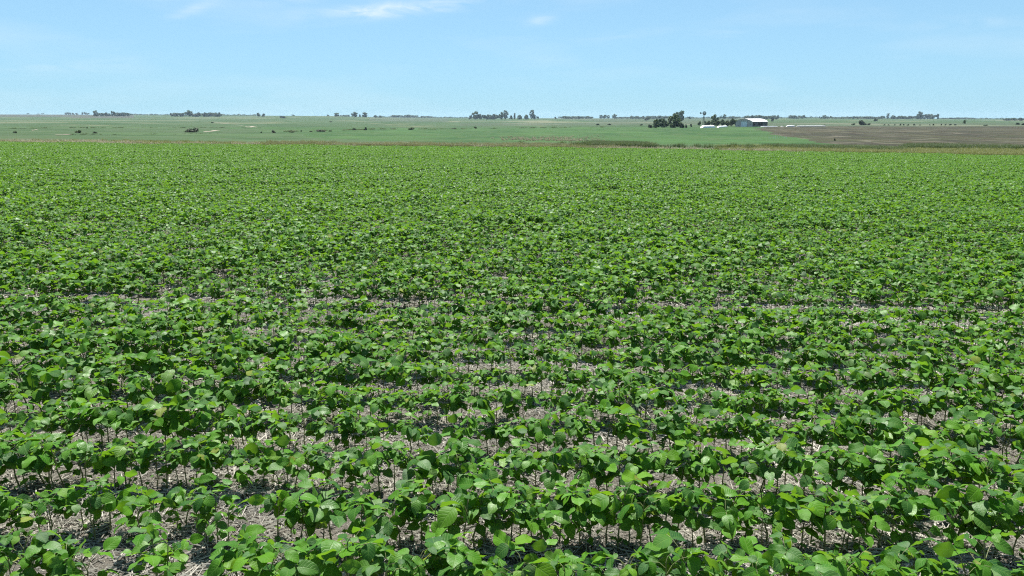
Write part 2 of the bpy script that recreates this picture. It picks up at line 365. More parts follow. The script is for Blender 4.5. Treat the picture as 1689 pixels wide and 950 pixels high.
# ------------------------------------------------------------------ instancing of stuff on points
def scatter(name, pts, rots, scls, idxs, protos, label, cat):
    col = bpy.data.collections.new(name + '_kinds')
    for i, p in enumerate(protos):
        p.name = '%s_kind_%02d' % (name, i); col.objects.link(p)
    me = bpy.data.meshes.new(name); me.from_pydata([tuple(map(float, p)) for p in pts], [], [])
    a = me.attributes.new('rot', 'FLOAT_VECTOR', 'POINT'); a.data.foreach_set('vector', np.asarray(rots, np.float32).ravel())
    a = me.attributes.new('scl', 'FLOAT_VECTOR', 'POINT'); a.data.foreach_set('vector', np.asarray(scls, np.float32).ravel())
    a = me.attributes.new('pick', 'INT', 'POINT'); a.data.foreach_set('value', np.asarray(idxs, np.int32))
    o = obj(name, me)
    g = bpy.data.node_groups.new(name + '_nodes', 'GeometryNodeTree')
    g.interface.new_socket('Geometry', in_out='INPUT', socket_type='NodeSocketGeometry'); g.interface.new_socket('Geometry', in_out='OUTPUT', socket_type='NodeSocketGeometry')
    gi = g.nodes.new('NodeGroupInput'); go = g.nodes.new('NodeGroupOutput'); ip = g.nodes.new('GeometryNodeInstanceOnPoints')
    ci = g.nodes.new('GeometryNodeCollectionInfo'); ci.inputs['Collection'].default_value = col
    ci.inputs['Separate Children'].default_value = True; ci.inputs['Reset Children'].default_value = True
    def na(nm_, ty):
        n = g.nodes.new('GeometryNodeInputNamedAttribute'); n.data_type = ty; n.inputs['Name'].default_value = nm_; return n.outputs['Attribute']
    er = g.nodes.new('FunctionNodeEulerToRotation')
    L = g.links.new
    L(gi.outputs[0], ip.inputs['Points']); L(ci.outputs[0], ip.inputs['Instance']); ip.inputs['Pick Instance'].default_value = True
    L(na('pick', 'INT'), ip.inputs['Instance Index']); L(na('rot', 'FLOAT_VECTOR'), er.inputs[0]); L(er.outputs[0], ip.inputs['Rotation'])
    L(na('scl', 'FLOAT_VECTOR'), ip.inputs['Scale']); L(ip.outputs[0], go.inputs[0])
    md = o.modifiers.new('scatter', 'NODES'); md.node_group = g
    return tag(o, label, cat, kind='stuff')

def tone_attr(me, tones):
    a = me.attributes.new('tone', 'FLOAT', 'FACE'); a.data.foreach_set('value', np.asarray(tones, np.float32))

# ------------------------------------------------------------------ soybean leaves and plants
def leaf_geo(ns, ntn, L_, Wd, fold, droop, twist, wav, seed):
    r = random.Random(seed); ph = r.random() * 6
    v, f, uv = [], [], []
    for j in range(ntn + 1):
        t = j / ntn
        w = Wd * 0.5 * (sin(pi * min(1, t) ** 0.80) ** 0.62 if 0 < t < 1 else 0.0)
        if j == ntn: w = 0.0015
        if j == 0: w = 0.003
        for i in range(-ns, ns + 1):
            s = i / ns; x = s * w
            z = fold * abs(x) - droop * L_ * t * t + wav * L_ * sin(t * 9 + ph + s * 2) * s * s + twist * x * t - 1.6 * abs(x) ** 2 / max(Wd, .01) * fold
            v.append((x, L_ * (t - droop * droop * t * t * 0.35), z)); uv.append((0.5 + 0.5 * s * 0.98, t))
    n = 2 * ns + 1
    for j in range(ntn):
        for i in range(n - 1): f.append((j * n + i, j * n + i + 1, (j + 1) * n + i + 1, (j + 1) * n + i))
    return np.array(v), f, uv
LEAVES = []; LEAVES_LO = []
for k in range(10):
    r = random.Random(100 + k)
    a = (0.063, 0.043 + 0.010 * r.random(), r.uniform(-0.2, 0.8), r.uniform(0.0, 0.5), r.uniform(-0.5, 0.5), r.uniform(0.01, 0.09), k)
    LEAVES.append(leaf_geo(2, 6, *a)); LEAVES_LO.append(leaf_geo(1, 3, *a))
def leaf_mesh(k):
    v, f, uv = LEAVES[k]; me = mesh('leaf', v, f, M_LEAF, True)
    ul = me.uv_layers.new(name='UVMap')
    for lp in me.loops: ul.data[lp.index].uv = uv[lp.vertex_index]
    return me
LEAF_ME = [leaf_mesh(k) for k in range(10)]

def design(seed, lo=False):
    """One soybean plant: (stem MB, [(leaf shape, matrix)]). Alternate trifoliate leaves on upright petioles."""
    r = random.Random(seed); st = MB(); lv = []
    H = r.uniform(0.20, 0.28); lean = Vector((r.uniform(-0.035, 0.035), r.uniform(-0.035, 0.035), 0))
    stem = lambda t: Vector((lean.x * t * t + 0.006 * sin(9 * t + seed), lean.y * t * t, H * t))
    n = 3 if lo else 5
    st.tube([stem(i / (n - 1)) for i in range(n)], [0.0042 - 0.0022 * i / (n - 1) for i in range(n)], 3 if lo else 5, False)
    az_ = r.uniform(0, 2 * pi)
    nodes = r.choice((6, 6, 7, 7))
    def put(base, dirv, up, size, roll):
        d = dirv.normalized(); z = up - d * up.dot(d); z.normalize(); x = d.cross(z)
        m = Matrix(((x.x, d.x, z.x, base.x), (x.y, d.y, z.y, base.y), (x.z, d.z, z.z, base.z), (0, 0, 0, 1)))
        lv.append((r.randrange(10), m @ Matrix.Rotation(roll, 4, 'Y') @ Matrix.Scale(size, 4)))
    for k in range(nodes):
        t = 0.46 + 0.54 * k / (nodes - 1); p0 = stem(t); az_ += pi + r.uniform(-0.7, 0.7)
        top = k / (nodes - 1)
        plen = r.uniform(0.045, 0.095) * (1.0 - 0.55 * max(0, top - 0.7) / 0.3)
        elv = R(r.uniform(28, 62)) + top * 0.2
        d = Vector((cos(az_) * cos(elv), sin(az_) * cos(elv), sin(elv)))
        p1 = p0 + d * plen * 0.6 + Vector((0, 0, 0.004)); p2 = p0 + d * plen + Vector((cos(az_), sin(az_), -0.2)) * 0.012
        st.tube([p0, p1, p2] if not lo else [p0, p2], [0.0019, 0.0015, 0.0012] if not lo else [0.002, 0.0013], 3, False)
        size = (0.66 + 0.5 * sin(pi * (0.15 + 0.7 * top))) * r.uniform(0.72, 1.22)
        if top == 1: size *= 0.62
        out = Vector((cos(az_), sin(az_), 0)); side = Vector((-sin(az_), cos(az_), 0))
        pit = r.uniform(-0.45, 0.40) if top < 1 else r.uniform(0.2, 0.8)
        for s, rel in ((0, 1.0), (1, 0.92), (-1, 0.92)):
            if s == 0:
                dv = out + Vector((0, 0, pit)); b = p2 + out * 0.022 * size
                if not lo: st.tube([p2, b], [0.0012, 0.001], 3, False)
            else:
                dv = side * s * r.uniform(0.85, 1.1) + out * r.uniform(0.05, 0.5) + Vector((0, 0, pit * 0.6 + r.uniform(-0.45, 0.30))); b = p2
            up = Vector((r.uniform(-0.5, 0.5), r.uniform(-0.5, 0.5), 1))
            put(b, dv, up, size * rel, r.gauss(0, 0.38))
    t = 0.24; p0 = stem(t); a0 = r.uniform(0, 2 * pi)      # the pair of simple first leaves
    for s in (0, pi):
        d = Vector((cos(a0 + s), sin(a0 + s), 0.15)); p1 = p0 + d * 0.035; st.tube([p0, p1], [0.0014, 0.001], 3, False)
        put(p1, d + Vector((0, 0, r.uniform(-0.6, 0))), Vector((0, 0, 1)), r.uniform(0.45, 0.6), 0)
    return st, lv

def joined(designs, lo, name):
    """One mesh of several plants: [(design, matrix)] -> leaf and stem geometry with a tone per leaf."""
    src = LEAVES_LO if lo else LEAVES
    v, f, tn, mi, uvs = [], [], [], [], []
    for (st, lv), M_ in designs:
        b = len(v); v += [tuple(M_ @ Vector(q)) for q in st.v]; f += [tuple(b + i for i in q) for q in st.f]
        tn += [0.5] * len(st.f); mi += [1] * len(st.f); uvs += [(0.5, 0)] * len(st.v)
        for k, m in lv:
            lvv, lf, luv = src[k]; mm = np.array(M_ @ m); b = len(v)
            v += (lvv @ mm[:3, :3].T + mm[:3, 3]).tolist(); f += [tuple(b + i for i in q) for q in lf]
            tn += [nrs.rand()] * len(lf); mi += [0] * len(lf); uvs += luv
    me = mesh(name, v, f, M_LEAF, True); me.materials.append(M_STEM); me.polygons.foreach_set('material_index', mi); tone_attr(me, tn)
    ul = me.uv_layers.new(name='UVMap'); vi = np.empty(len(me.loops), np.int32); me.loops.foreach_get('vertex_index', vi)
    ul.data.foreach_set('uv', np.asarray(uvs, np.float32)[vi].ravel())
    return bpy.data.objects.new(name, me)

DESIGNS = [design(500 + k) for k in range(14)]
DESIGNS_LO = [design(500 + k, True) for k in range(14)]
NEAR_PROTO = [joined([(d, Matrix.Identity(4))], False, 'soybean_plant_mesh') for d in DESIGNS]
MID_PROTO = [joined([(d, Matrix.Identity(4))], True, 'soybean_plant_mesh') for d in DESIGNS_LO]
def clump(seed):
    r = random.Random(seed); L_ = []
    for i in range(14):
        M_ = Matrix.Translation((-0.30 + 0.046 * i, r.uniform(-0.05, 0.05), 0)) @ Matrix.Rotation(r.uniform(0, 6.28), 4, 'Z') @ Matrix.Scale(r.uniform(0.85, 1.15), 4)
        L_.append((DESIGNS_LO[r.randrange(14)], M_))
    return joined(L_, True, 'soybean_row_mesh')
CLUMPS = [clump(900 + k) for k in range(10)]

ROW_YAW = R(-1.1)
row_Y = [2.84]
while row_Y[-1] < 88:
    k = len(row_Y); g = 0.52
    if k == 10: g = 0.86          # the wider gap between two passes of the planter
    if k == 22: g = 0.80
    row_Y.append(row_Y[-1] + g)
def vigour(x, y): return 0.5 + 0.5 * math.tanh(1.2 * (sin(x * 1.1 + 1.7 * sin(y * 0.9)) + 0.8 * sin(x * 2.3 - y * 1.7 + 2) + 0.5 * sin(x * 0.37 + y * 0.6)))
plants = []     # x, y, row, scale
cl_p, cl_r, cl_s, cl_i = [], [], [], []
for k, y0 in enumerate(row_Y):
    half = 0.70 * y0 + 2.0
    x = -half
    if y0 < 24:
        while x < half:
            x += rng.uniform(0.038, 0.074)
            y = y0 + tan(ROW_YAW) * x + rng.gauss(0, 0.046); vg = vigour(x, y0)
            if rng.random() > 0.94 + 0.06 * vg and y0 < 14: x += rng.uniform(0.02, 0.10); continue
            plants.append((x, y, k, (0.90 + 0.20 * vg) * rng.uniform(0.78, 1.18)))
    else:
        while x < half:
            x += rng.uniform(0.50, 0.62); y = y0 + tan(ROW_YAW) * x + rng.gauss(0, 0.03)
            if y > edge_Y(x) + rng.gauss(0, .8): continue
            vg = vigour(x * 0.5, y0 * 0.7)
            if rng.random() < 0.012: continue
            s = (0.93 + 0.2 * vg) * rng.uniform(0.9, 1.1)
            cl_p.append((x, y, hz(x, y) - 0.005)); cl_r.append((0, 0, ROW_YAW + (pi if rng.random() < .5 else 0) + rng.gauss(0, .05)))
            cl_s.append((1, s * 1.1, s)); cl_i.append(rng.randrange(10))
def in_view(x, y, z):
    d = y * CO - (z - EYE) * SI; u = F * x / d; v_ = y * SI + (z - EYE) * CO
    return d > 0.5 and abs(u) < 850 and (v_ / d * F) > -478
plants.sort(key=lambda p: p[1] ** 2 + p[0] ** 2)
near, rest = [], []
for p in plants:
    z = hz(p[0], p[1])
    (near if len(near) < 300 and in_view(p[0], p[1], z + 0.26 * p[3]) else rest).append(p)

# the 300 plants that show largest: a thing each, with its stem and every leaf as parts
near.sort(key=lambda p: (p[2], p[0]))
rank = {}
proto = []
for k, (st, lv) in enumerate(DESIGNS): proto.append((mesh('stem', st.v, st.f, M_STEM, True), lv))
for n_, (x, y, k, s) in enumerate(near):
    sm, lv = proto[n_ % 14]
    o = empty('soybean_plant', (x, y, hz(x, y) - 0.004), rng.uniform(0, 2 * pi), (s, s, s))
    o.rotation_euler.x = rng.gauss(0, 0.06); o.rotation_euler.y = rng.gauss(0, 0.06)
    rank[k] = rank.get(k, 0) + 1
    tag(o, 'young soybean plant, %s from the left in the %s row from the bottom' % (ordinal(rank[k]), ordinal(k - near[0][2] + 1)), 'plant', 'soybean plants in the nearest rows')
    obj('stem', sm, o)
    for kk, m in lv:
        l_ = obj('leaf', LEAF_ME[kk], o); l_.matrix_basis = m @ Matrix.Rotation(rng.gauss(0, 0.12), 4, 'X') @ Matrix.Rotation(rng.gauss(0, 0.15), 4, 'Y')

def scatter_plants(name, ps, protos, label):
    scatter(name, [(x, y, hz(x, y) - 0.004) for x, y, k, s in ps], [(rng.gauss(0, .06), rng.gauss(0, .06), rng.uniform(0, 6.28)) for _ in ps],
            [(s, s, s) for x, y, k, s in ps], [rng.randrange(len(protos)) for _ in ps], protos, label, 'soybean crop')
scatter_plants('soybean_rows', [p for p in rest if p[1] < 13], NEAR_PROTO, 'soybean plants in the middle rows with straw showing between them')
scatter_plants('soybean_canopy', [p for p in rest if p[1] >= 13], MID_PROTO, 'dense soybean canopy beyond the open rows of the foreground')
scatter('soybean_field', cl_p, cl_r, cl_s, cl_i, CLUMPS, 'far part of the soybean field with closed fine green canopy', 'soybean crop')

# ------------------------------------------------------------------ straw between the rows
def straw_patch(seed, n, wide):
    r = random.Random(seed); v, f, tn = [], [], []
    for _ in range(n):
        x, y = r.uniform(-.3, .3), r.uniform(-.3, .3); a = r.gauss(0.0, 0.9) if r.random() < .6 else r.uniform(0, pi); L_ = r.choice((r.uniform(.008, .03), r.uniform(.015, .06), r.uniform(.03, .09), r.uniform(.06, .16))); w = r.uniform(.0012, .0036) * wide
        z0, z1 = r.uniform(.002, .022), r.uniform(.002, .03); dx, dy = cos(a) * L_ / 2, sin(a) * L_ / 2; sx, sy = -sin(a) * w, cos(a) * w; b = len(v)
        bz = (z0 + z1) / 2 + r.uniform(0, 0.006)
        v += [(x - dx - sx, y - dy - sy, z0), (x - dx + sx, y - dy + sy, z0), (x + dx + sx, y + dy + sy, z1), (x + dx - sx, y + dy - sy, z1), (x - dx, y - dy, z0 + w * 1.3), (x + dx, y + dy, z1 + w * 1.3)]
        f += [(b, b + 4, b + 5, b + 3), (b + 1, b + 2, b + 5, b + 4)]; t_ = r.random() ** 1.3; tn += [t_, t_]
    ns_ = len(f)
    for _ in range(70):
        x, y = r.uniform(-.3, .3), r.uniform(-.3, .3); a = r.uniform(.004, .016); b = len(v)
        v += [(x + a * cos(q) * r.uniform(.7, 1.2), y + a * sin(q) * r.uniform(.7, 1.2), r.uniform(0, .006)) for q in (0, 1.26, 2.5, 3.8, 5.0)] + [(x + r.uniform(-.3, .3) * a, y + r.uniform(-.3, .3) * a, a * r.uniform(.5, 1.1))]
        f += [(b + q, b + (q + 1) % 5, b + 5) for q in range(5)]; tn += [0] * 5
    me = mesh('straw_mesh', v, f, M_STRAW); me.materials.append(M_SOIL); me.polygons.foreach_set('material_index', [0] * ns_ + [1] * (len(f) - ns_)); tone_attr(me, tn); return bpy.data.objects.new('straw_mesh', me)
SP = [straw_patch(k, 480, 1.0) for k in range(6)] + [straw_patch(50 + k, 170, 1.7) for k in range(4)]
sp, sr, ss, si = [], [], [], []
for y in np.arange(2.0, 15.0, 0.42):
    half = 0.68 * y + 1.2
    for x in np.arange(-half, half, 0.42):
        xx, yy = x + rng.uniform(-.15, .15), y + rng.uniform(-.15, .15)
        if rng.random() < 0.10: continue
        sp.append((xx, yy, hz(xx, yy))); sr.append((0, 0, rng.choice((0, pi)) + rng.gauss(0, .4))); ss.append((1, 1, 1)); si.append(rng.randrange(6) if y < 8 else 6 + rng.randrange(4))
scatter('straw_litter', sp, sr, ss, si, SP, 'pale dry straw litter lying on the soil between the rows', 'straw')

# ------------------------------------------------------------------ rough grass beyond the field
def tuft(seed, n, h, spread, mat, wid=0.012, droop=0.35):
    r = random.Random(seed); v, f, tn = [], [], []
    for _ in range(n):
        a = r.uniform(0, 6.28); b0 = Vector((r.gauss(0, spread), r.gauss(0, spread), 0)); d = Vector((cos(a), sin(a), 0)); L_ = h * r.uniform(.55, 1.1); sd_ = Vector((-sin(a), cos(a), 0)) * wid
        p1 = b0 + d * L_ * droop * .3 + Vector((0, 0, L_ * .6)); p2 = b0 + d * L_ * droop + Vector((0, 0, L_ * r.uniform(.75, 1))); b = len(v)
        v += [tuple(b0 - sd_), tuple(b0 + sd_), tuple(p1 + sd_ * .7), tuple(p1 - sd_ * .7), tuple(p2)]
        f += [(b, b + 1, b + 2, b + 3), (b + 3, b + 2, b + 4)]; t_ = r.random(); tn += [t_, t_]
    me = mesh('tuft_mesh', v, f, mat); tone_attr(me, tn); return bpy.data.objects.new('tuft_mesh', me)
def fbm(x, y): return smooth_noise(np.array(x * 4.0), np.array(y * 5.0)).item() * .6 + smooth_noise(np.array(x * 11.0 + 9), np.array(y * 9.0)).item() * .4
def grass(name, n, pxr, yr, test, protos, size, label, cat='grass'):
    P_, R_, S_, I_ = [], [], [], []; t_ = 0
    while len(P_) < n and t_ < n * 12:
        t_ += 1; px = rng.uniform(*pxr); Y = rng.uniform(*yr); q = at(px, Y)
        if Y < edge_Y(q.x) + 0.7: continue
        k = test(px, Y, fbm(q.x, q.y)) * min(1, max(0, (yr[1] - Y) / (yr[1] - yr[0]) * 2.2 - .75 + .9 * fbm(q.x * .55 + 31, Y * .4)))
        if rng.random() > k: continue
        s = size * rng.uniform(.45, 1.25); P_.append(tuple(q)); R_.append((0, 0, rng.uniform(0, 6.28))); S_.append((s * 1.4, s * 1.4, s)); I_.append(rng.randrange(len(protos)))
    scatter(name, P_, R_, S_, I_, protos, label, cat)
dryp = [tuft(k, 34, .42, .20, M_DRY) for k in range(4)]; rup = [tuft(10 + k, 38, .60, .22, M_RUST) for k in range(4)]
reedp = [tuft(20 + k, 46, 0.9, .26, M_REED, .016, .25) for k in range(4)]; mar = [tuft(30 + k, 44, .55, .24, M_MARSH) for k in range(4)]
grass('dry_grass', 1300, (-120, 1820), (79, 92), lambda px, Y, n: (0.8 if Y - float(edge_Y((px - 844.5) / F / 1.0213 * Y)) < 4.5 else 0.06) * min(1, max(0, .05 + 1.6 * n)) * np.interp(px, [540, 600, 850, 950, 1320, 1400], [1, .25, .3, 1, 1, .2]), dryp, 1.15, 'pale dry grass strip along the far edge of the soybeans')
grass('rusty_grass', 1800, (430, 1060), (82, 112), lambda px, Y, n: np.interp(px, [430, 560, 900, 1060], [0.05, .9, .7, .2]) * (.45 + n), rup, 0.8, 'brown rough grass strip behind the middle of the soybean field')
grass('dark_reeds', 2400, (850, 1500), (90, 122), lambda px, Y, n: max(1.3 * math.exp(-((px - 1020) / 48) ** 4) * (Y < 112), np.interp(px, [850, 960, 1270, 1400, 1500], [.1, .5, .75, .45, .1]) * np.interp(n, [-.1, .25], [.03, 1])), reedp, 0.7, 'dark green reed bed between the soybeans and the bright green field', 'reeds')
grass('marsh_grass', 5200, (1180, 1840), (80, 128), lambda px, Y, n: np.interp(px, [1180, 1380, 1840], [.2, .9, .9]) * np.interp(n, [-.6, .2], [.25, 1]), mar, 0.8, 'yellow-green rough grass below the brown ploughed field')
grass('marsh_reeds', 1500, (1500, 1840), (104, 130), lambda px, Y, n: np.interp(n, [-.1, .15], [0, 1]), [tuft(40 + k, 46, 0.9, .26, M_REED, .016, .25) for k in range(3)], 0.85, 'dark green reed patch at the foot of the brown field on the far right', 'reeds')
grass('verge_grass', 1700, (-120, 560), (82, 100), lambda px, Y, n: .3 + .5 * max(0, n + .4), [tuft(60 + k, 36, .5, .22, M_MARSH) for k in range(3)], 0.7, 'mixed rough grass behind the left part of the soybean field')
# sparse pale stalks standing in the green field
grass('dry_stalks', 480, (800, 1010), (140, 290), lambda px, Y, n: max(0, 1 - ((px - 905) / 100) ** 2) * (.5 + .6 * n), [tuft(80 + k, 12, .32, .10, M_DRY, .025, .3) for k in range(4)], 1.0, 'sparse pale dry stalks standing in the middle of the green field', 'stalks')
# dark ditch vegetation along the valley bottom
def ditch(name, pxs, label, n, hgt):
    P_, R_, S_, I_ = [], [], [], []; pr = [tuft(70 + k, 40, 1.0, .5, M_REED, .05, .4) for k in range(3)]
    for _ in range(int(n * .45)):
        u = rng.random() * (len(pxs) - 1); i = int(u); px = pxs[i][0] + (pxs[i + 1][0] - pxs[i][0]) * (u - i); row = pxs[i][1] + (pxs[i + 1][1] - pxs[i][1]) * (u - i)
        if sin(px * .11) + sin(px * .043 + 1) < -0.55: continue
        Y = dist_for_row(px, row) * rng.uniform(.96, 1.04); q = at(px, Y); s = hgt * rng.uniform(.3, .8) * max(.12, abs(sin(px * .19 + 1)) * (.6 + .4 * sin(px * .71)))
        P_.append(tuple(q)); R_.append((0, 0, rng.uniform(0, 6.28))); S_.append((s * 2, s * 2, s * .8)); I_.append(rng.randrange(3))
    scatter(name, P_, R_, S_, I_, pr, label, 'reeds')
ditch('ditch_reeds', [(20, 212), (140, 210.5), (330, 210.5), (430, 211)], 'thin dark line of reeds across the left pasture', 700, 1.1)
ditch('creek_reeds', [(470, 217), (540, 215.5), (620, 213), (720, 213), (860, 211), (1000, 209.5)], 'dark broken line of creek vegetation across the middle pasture', 1300, 1.6)
ditch('creek_grass', [(110, 221.5), (200, 222), (300, 221), (420, 218)], 'faint dark line of low grass nearer in the left pasture', 260, .6)

# ------------------------------------------------------------------ trees and bushes
def crown_mesh(name, blobs, nq, q, mat, seed):
    r = random.Random(seed); v, f, tn = [], [], []
    tot = sum(b[3] * b[4] for b in blobs)
    for (bx, by, bz, rx, rz) in blobs:
        for _ in range(max(6, int(nq * rx * rz / tot))):
            d = Vector((r.gauss(0, 1), r.gauss(0, 1), r.gauss(0, 1))).normalized() * (r.random() ** 0.33) * r.uniform(.85, 1.12)
            c = Vector((bx + d.x * rx, by + d.y * rx, bz + d.z * rz)); a = Vector((r.gauss(0, 1), r.gauss(0, 1), r.gauss(0, .7))).normalized(); b_ = a.cross(Vector((r.gauss(0, 1), r.gauss(0, 1), r.gauss(0, 1)))).normalized()
            s = q * r.uniform(.5, 1.3); i = len(v)
            v += [tuple(c - a * s), tuple(c + b_ * s * .7), tuple(c + a * s), tuple(c - b_ * s * .7)]; f.append((i, i + 1, i + 2, i + 3)); tn.append(min(1, max(0, r.gauss(.5, .3))))
    me = mesh(name, v, f, mat); tone_attr(me, tn); return me
def tree_kind(kind, seed):
    r = random.Random(seed); tk = MB(); bl = []
    if kind == 'round':
        for i in range(15):
            a = i * 2.4 + r.uniform(-.3, .3); d = r.uniform(.12, .34); z = r.uniform(.16, .80); bl.append((cos(a) * d, sin(a) * d, z, r.uniform(.12, .21), r.uniform(.11, .17)))
        bl.append((r.uniform(-.06, .06), 0, .82, .17, .15)); th, nq, q, mat = .40, 1700, .050, M_CROWN
    elif kind == 'tall':
        for i in range(15):
            z = .14 + .78 * i / 14; w = .24 * (1.15 - abs(z - .6)); a = i * 2.4; bl.append((cos(a) * w * .8, sin(a) * w * .8, z, r.uniform(.08, .16), r.uniform(.06, .11)))
        bl.append((0, 0, .90, .12, .09)); th, nq, q, mat = .8, 1300, .045, M_EUC
    elif kind == 'poplar':
        for i in range(8): z = .16 + .1 * i; bl.append((r.uniform(-.02, .02), r.uniform(-.02, .02), z, .10 * (1 - .6 * abs(z - .4)), .09))
        th, nq, q, mat = .5, 700, .035, M_EUC
    elif kind == 'wood':
        for i in range(10):
            a = i * 2.4 + r.uniform(-.3, .3); d = r.uniform(.15, .5); z = r.uniform(.14, .76); bl.append((cos(a) * d, sin(a) * d, z, r.uniform(.18, .28), r.uniform(.15, .22)))
        th, nq, q, mat = .4, 1300, .065, M_EUC
    else:
        for i in range(10):
            a = i * 2.4 + r.uniform(-.3, .3); d = r.uniform(.05, .42); z = r.uniform(.22, .72) * (1 - d * .5); bl.append((cos(a) * d, sin(a) * d, z, r.uniform(.2, .3), r.uniform(.2, .3)))
        th, nq, q, mat = .25, 1200, .07, (M_BUSH if kind == 'bush' else M_DARKBUSH)
    tw = .028 if kind in ('round', 'tall') else .02
    bend = (r.uniform(-.05, .05), r.uniform(-.05, .05))
    tk.tube([(0, 0, -.03), (bend[0] * .3, bend[1] * .3, th * .4), (bend[0], bend[1], th)], [tw, tw * .75, tw * .5], 6)
    for b in bl[:6]:
        tk.tube([(bend[0] * .5, bend[1] * .5, th * r.uniform(.45, .8)), ((bend[0] + b[0]) / 2, (bend[1] + b[1]) / 2, (th * .7 + b[2]) / 2), b[:3]], [tw * .5, tw * .35, tw * .15], 4, False)
    return mesh('trunk', tk.v, tk.f, M_BARK), crown_mesh('crown', bl, nq, q, mat, seed)
KINDS = {k: [tree_kind(k, 300 + 17 * i + 1000 * j) for i in range(4)] for j, k in enumerate(('round', 'tall', 'poplar', 'wood', 'bush', 'darkbush'))}
WID = {'round': .86, 'tall': .66, 'poplar': .2, 'wood': 1.35, 'bush': 1.2, 'darkbush': 1.2}
def plant(px, w, top, Y, kind, label, group=None, base=None):
    if Y is None: Y = dist_for_row(px, base)
    q = at(px, Y); h = max(0.6, (row_at(px, Y) - top) * mpp(Y)) * (1.2 if 'bush' in kind else 1.04); wid = w * mpp(Y)
    bush = kind in ('bush', 'darkbush')
    o = empty('bush' if bush else 'tree', q - Vector((0, 0, .1)), rng.uniform(0, 6.28), (wid / WID[kind], wid / WID[kind], h))
    tag(o, label, 'bush' if bush else 'tree', group)
    tm, cm_ = rng.choice(KINDS[kind]); obj('trunk', tm, o); obj('crown', cm_, o); return o
def line(px0, px1, step, top, jit, Y, kind, look, place, wf=2.3):
    px = px0; nn = 0; group = 'trees of ' + place
    while px < px1:
        nn += 1; label = '%s tree, %s from the left in %s' % (look, ordinal(nn), place)
        plant(px + rng.uniform(-.2, .2) * step, step * wf * rng.uniform(.8, 1.25), top + rng.uniform(-jit, jit), Y * rng.uniform(.985, 1.02), kind, label, group); px += step * rng.uniform(.75, 1.2)
FAR = 3000; VF = 3900
def bushlabel(s): return s
# far left skyline
plant(160, 10, 181.8, 2500, 'round', 'tall rounded dark tree at the left end of the left skyline wood')
line(167, 183, 5, 185.8, .6, 2500, 'wood', 'dark', 'the left skyline wood before its raised peak')
plant(188, 8, 182.6, 2500, 'wood', 'tree that forms the raised peak in the left skyline wood')
line(194, 214, 5, 185.4, .5, 2500, 'wood', 'dark', 'the right half of the left skyline wood')
for i_, (px, w, top) in enumerate(((48, 5, 186.5), (65, 6, 187.2), (72, 6, 186.6))): plant(px, w, top, VF, 'wood', 'tiny faint blue tree, %s from the left frame edge' % ordinal(i_ + 1), 'faint trees at the left frame edge')
for i_, (px, w, top) in enumerate(((111, 6, 184.8), (116, 6, 185.2), (122, 6, 185.8), (128, 6, 186.2))): plant(px, w, top, VF, 'wood', 'faint blue tree, %s from the left in the far left pale clump' % ordinal(i_ + 1), 'far left pale clump')
for i_, (px, w, top) in enumerate(((138, 5, 185), (143, 6, 184.6), (147, 5, 186))): plant(px, w, top, VF, 'wood', 'faint blue tree, %s from the left in the clump touching the dark left wood' % ordinal(i_ + 1), 'second pale clump')
# second wood
line(286, 305, 5.5, 185.6, .7, 2500, 'wood', 'dark', 'the low wood left of a tall round tree')
plant(312, 12, 181.6, 2500, 'round', 'tall round tree standing above the second skyline wood')
line(321, 366, 5.5, 185.6, .5, 2450, 'wood', 'dark', 'the even wood right of a tall round tree')
plant(427, 6, 185.8, 2500, 'round', 'left one of two small dark skyline trees right of the even wood')
plant(435, 8, 186.8, 2500, 'wood', 'right one of two small dark skyline trees right of the even wood')
plant(467, 12, 191.2, None, 'darkbush', 'dark flat bush just below the skyline left of the pale green hill', base=195.0)
plant(484, 7, 188.6, 2900, 'wood', 'small lone tree on the skyline above the pale green hill')
plant(542, 5, 188.8, 2900, 'wood', 'very small tree left of the dark oval tree on the green hilltop')
plant(556, 10, 185.9, 2700, 'round', 'dark oval tree on the green hilltop')
line(564, 579, 5, 189.2, .4, 3000, 'wood', 'low', 'the gap left of the big hilltop trees')
plant(585, 10.5, 184.4, 2600, 'round', 'big round hilltop tree, left of a pair')
plant(594, 4, 188.2, 2700, 'wood', 'small narrow tree between the pair of big hilltop trees')
plant(602, 11, 185.2, 2700, 'round', 'big paler hilltop tree, right of a pair')
plant(620, 8, 189.6, 2700, 'wood', 'left one of two low trees down the slope from the hilltop pair'); plant(627, 9, 190.4, 2700, 'wood', 'right one of two low trees down the slope from the hilltop pair')
line(648, 687, 6, 189.6, .9, VF, 'wood', 'hazy blue', 'the pale wood right of the green hilltop')
line(696, 711, 6, 191.4, .5, VF, 'wood', 'hazy blue', 'the clump right of the pale wood')
# central farm wood
plant(776, 7, 189, 2500, 'wood', 'low tree at the left end of the central farm wood')
plant(784.5, 11.5, 183.6, 2500, 'round', 'tall round tree in the left part of the central farm wood')
line(788, 823, 5, 188.5, .9, 2480, 'wood', 'low', 'the central wood between tall crowns')
plant(827, 9, 184.6, 2450, 'round', 'left crown of the broad double crown in the central farm wood'); plant(834, 10, 182.8, 2500, 'tall', 'right crown of the broad double crown in the central farm wood')
plant(843, 7, 190, 2450, 'wood', 'low tree right of the double crown of the central farm wood')
plant(848.8, 3.4, 186.2, 2400, 'poplar', 'thin dark columnar poplar beside the central farm wood')
plant(857.5, 9, 189.3, 2450, 'round', 'open rounded tree right of the columnar poplar')
plant(868, 8, 188.8, 2450, 'round', 'mid-height tree touching the tall lumpy tree on its left')
plant(877, 9, 182.0, 2500, 'tall', 'tall lumpy tree with a knob top right of centre'); plant(881, 8, 186.6, 2450, 'wood', 'dark shoulder tree on the right of the tall lumpy tree')
plant(887, 6, 191.2, 2450, 'wood', 'low tree at the right end of the tall lumpy group')
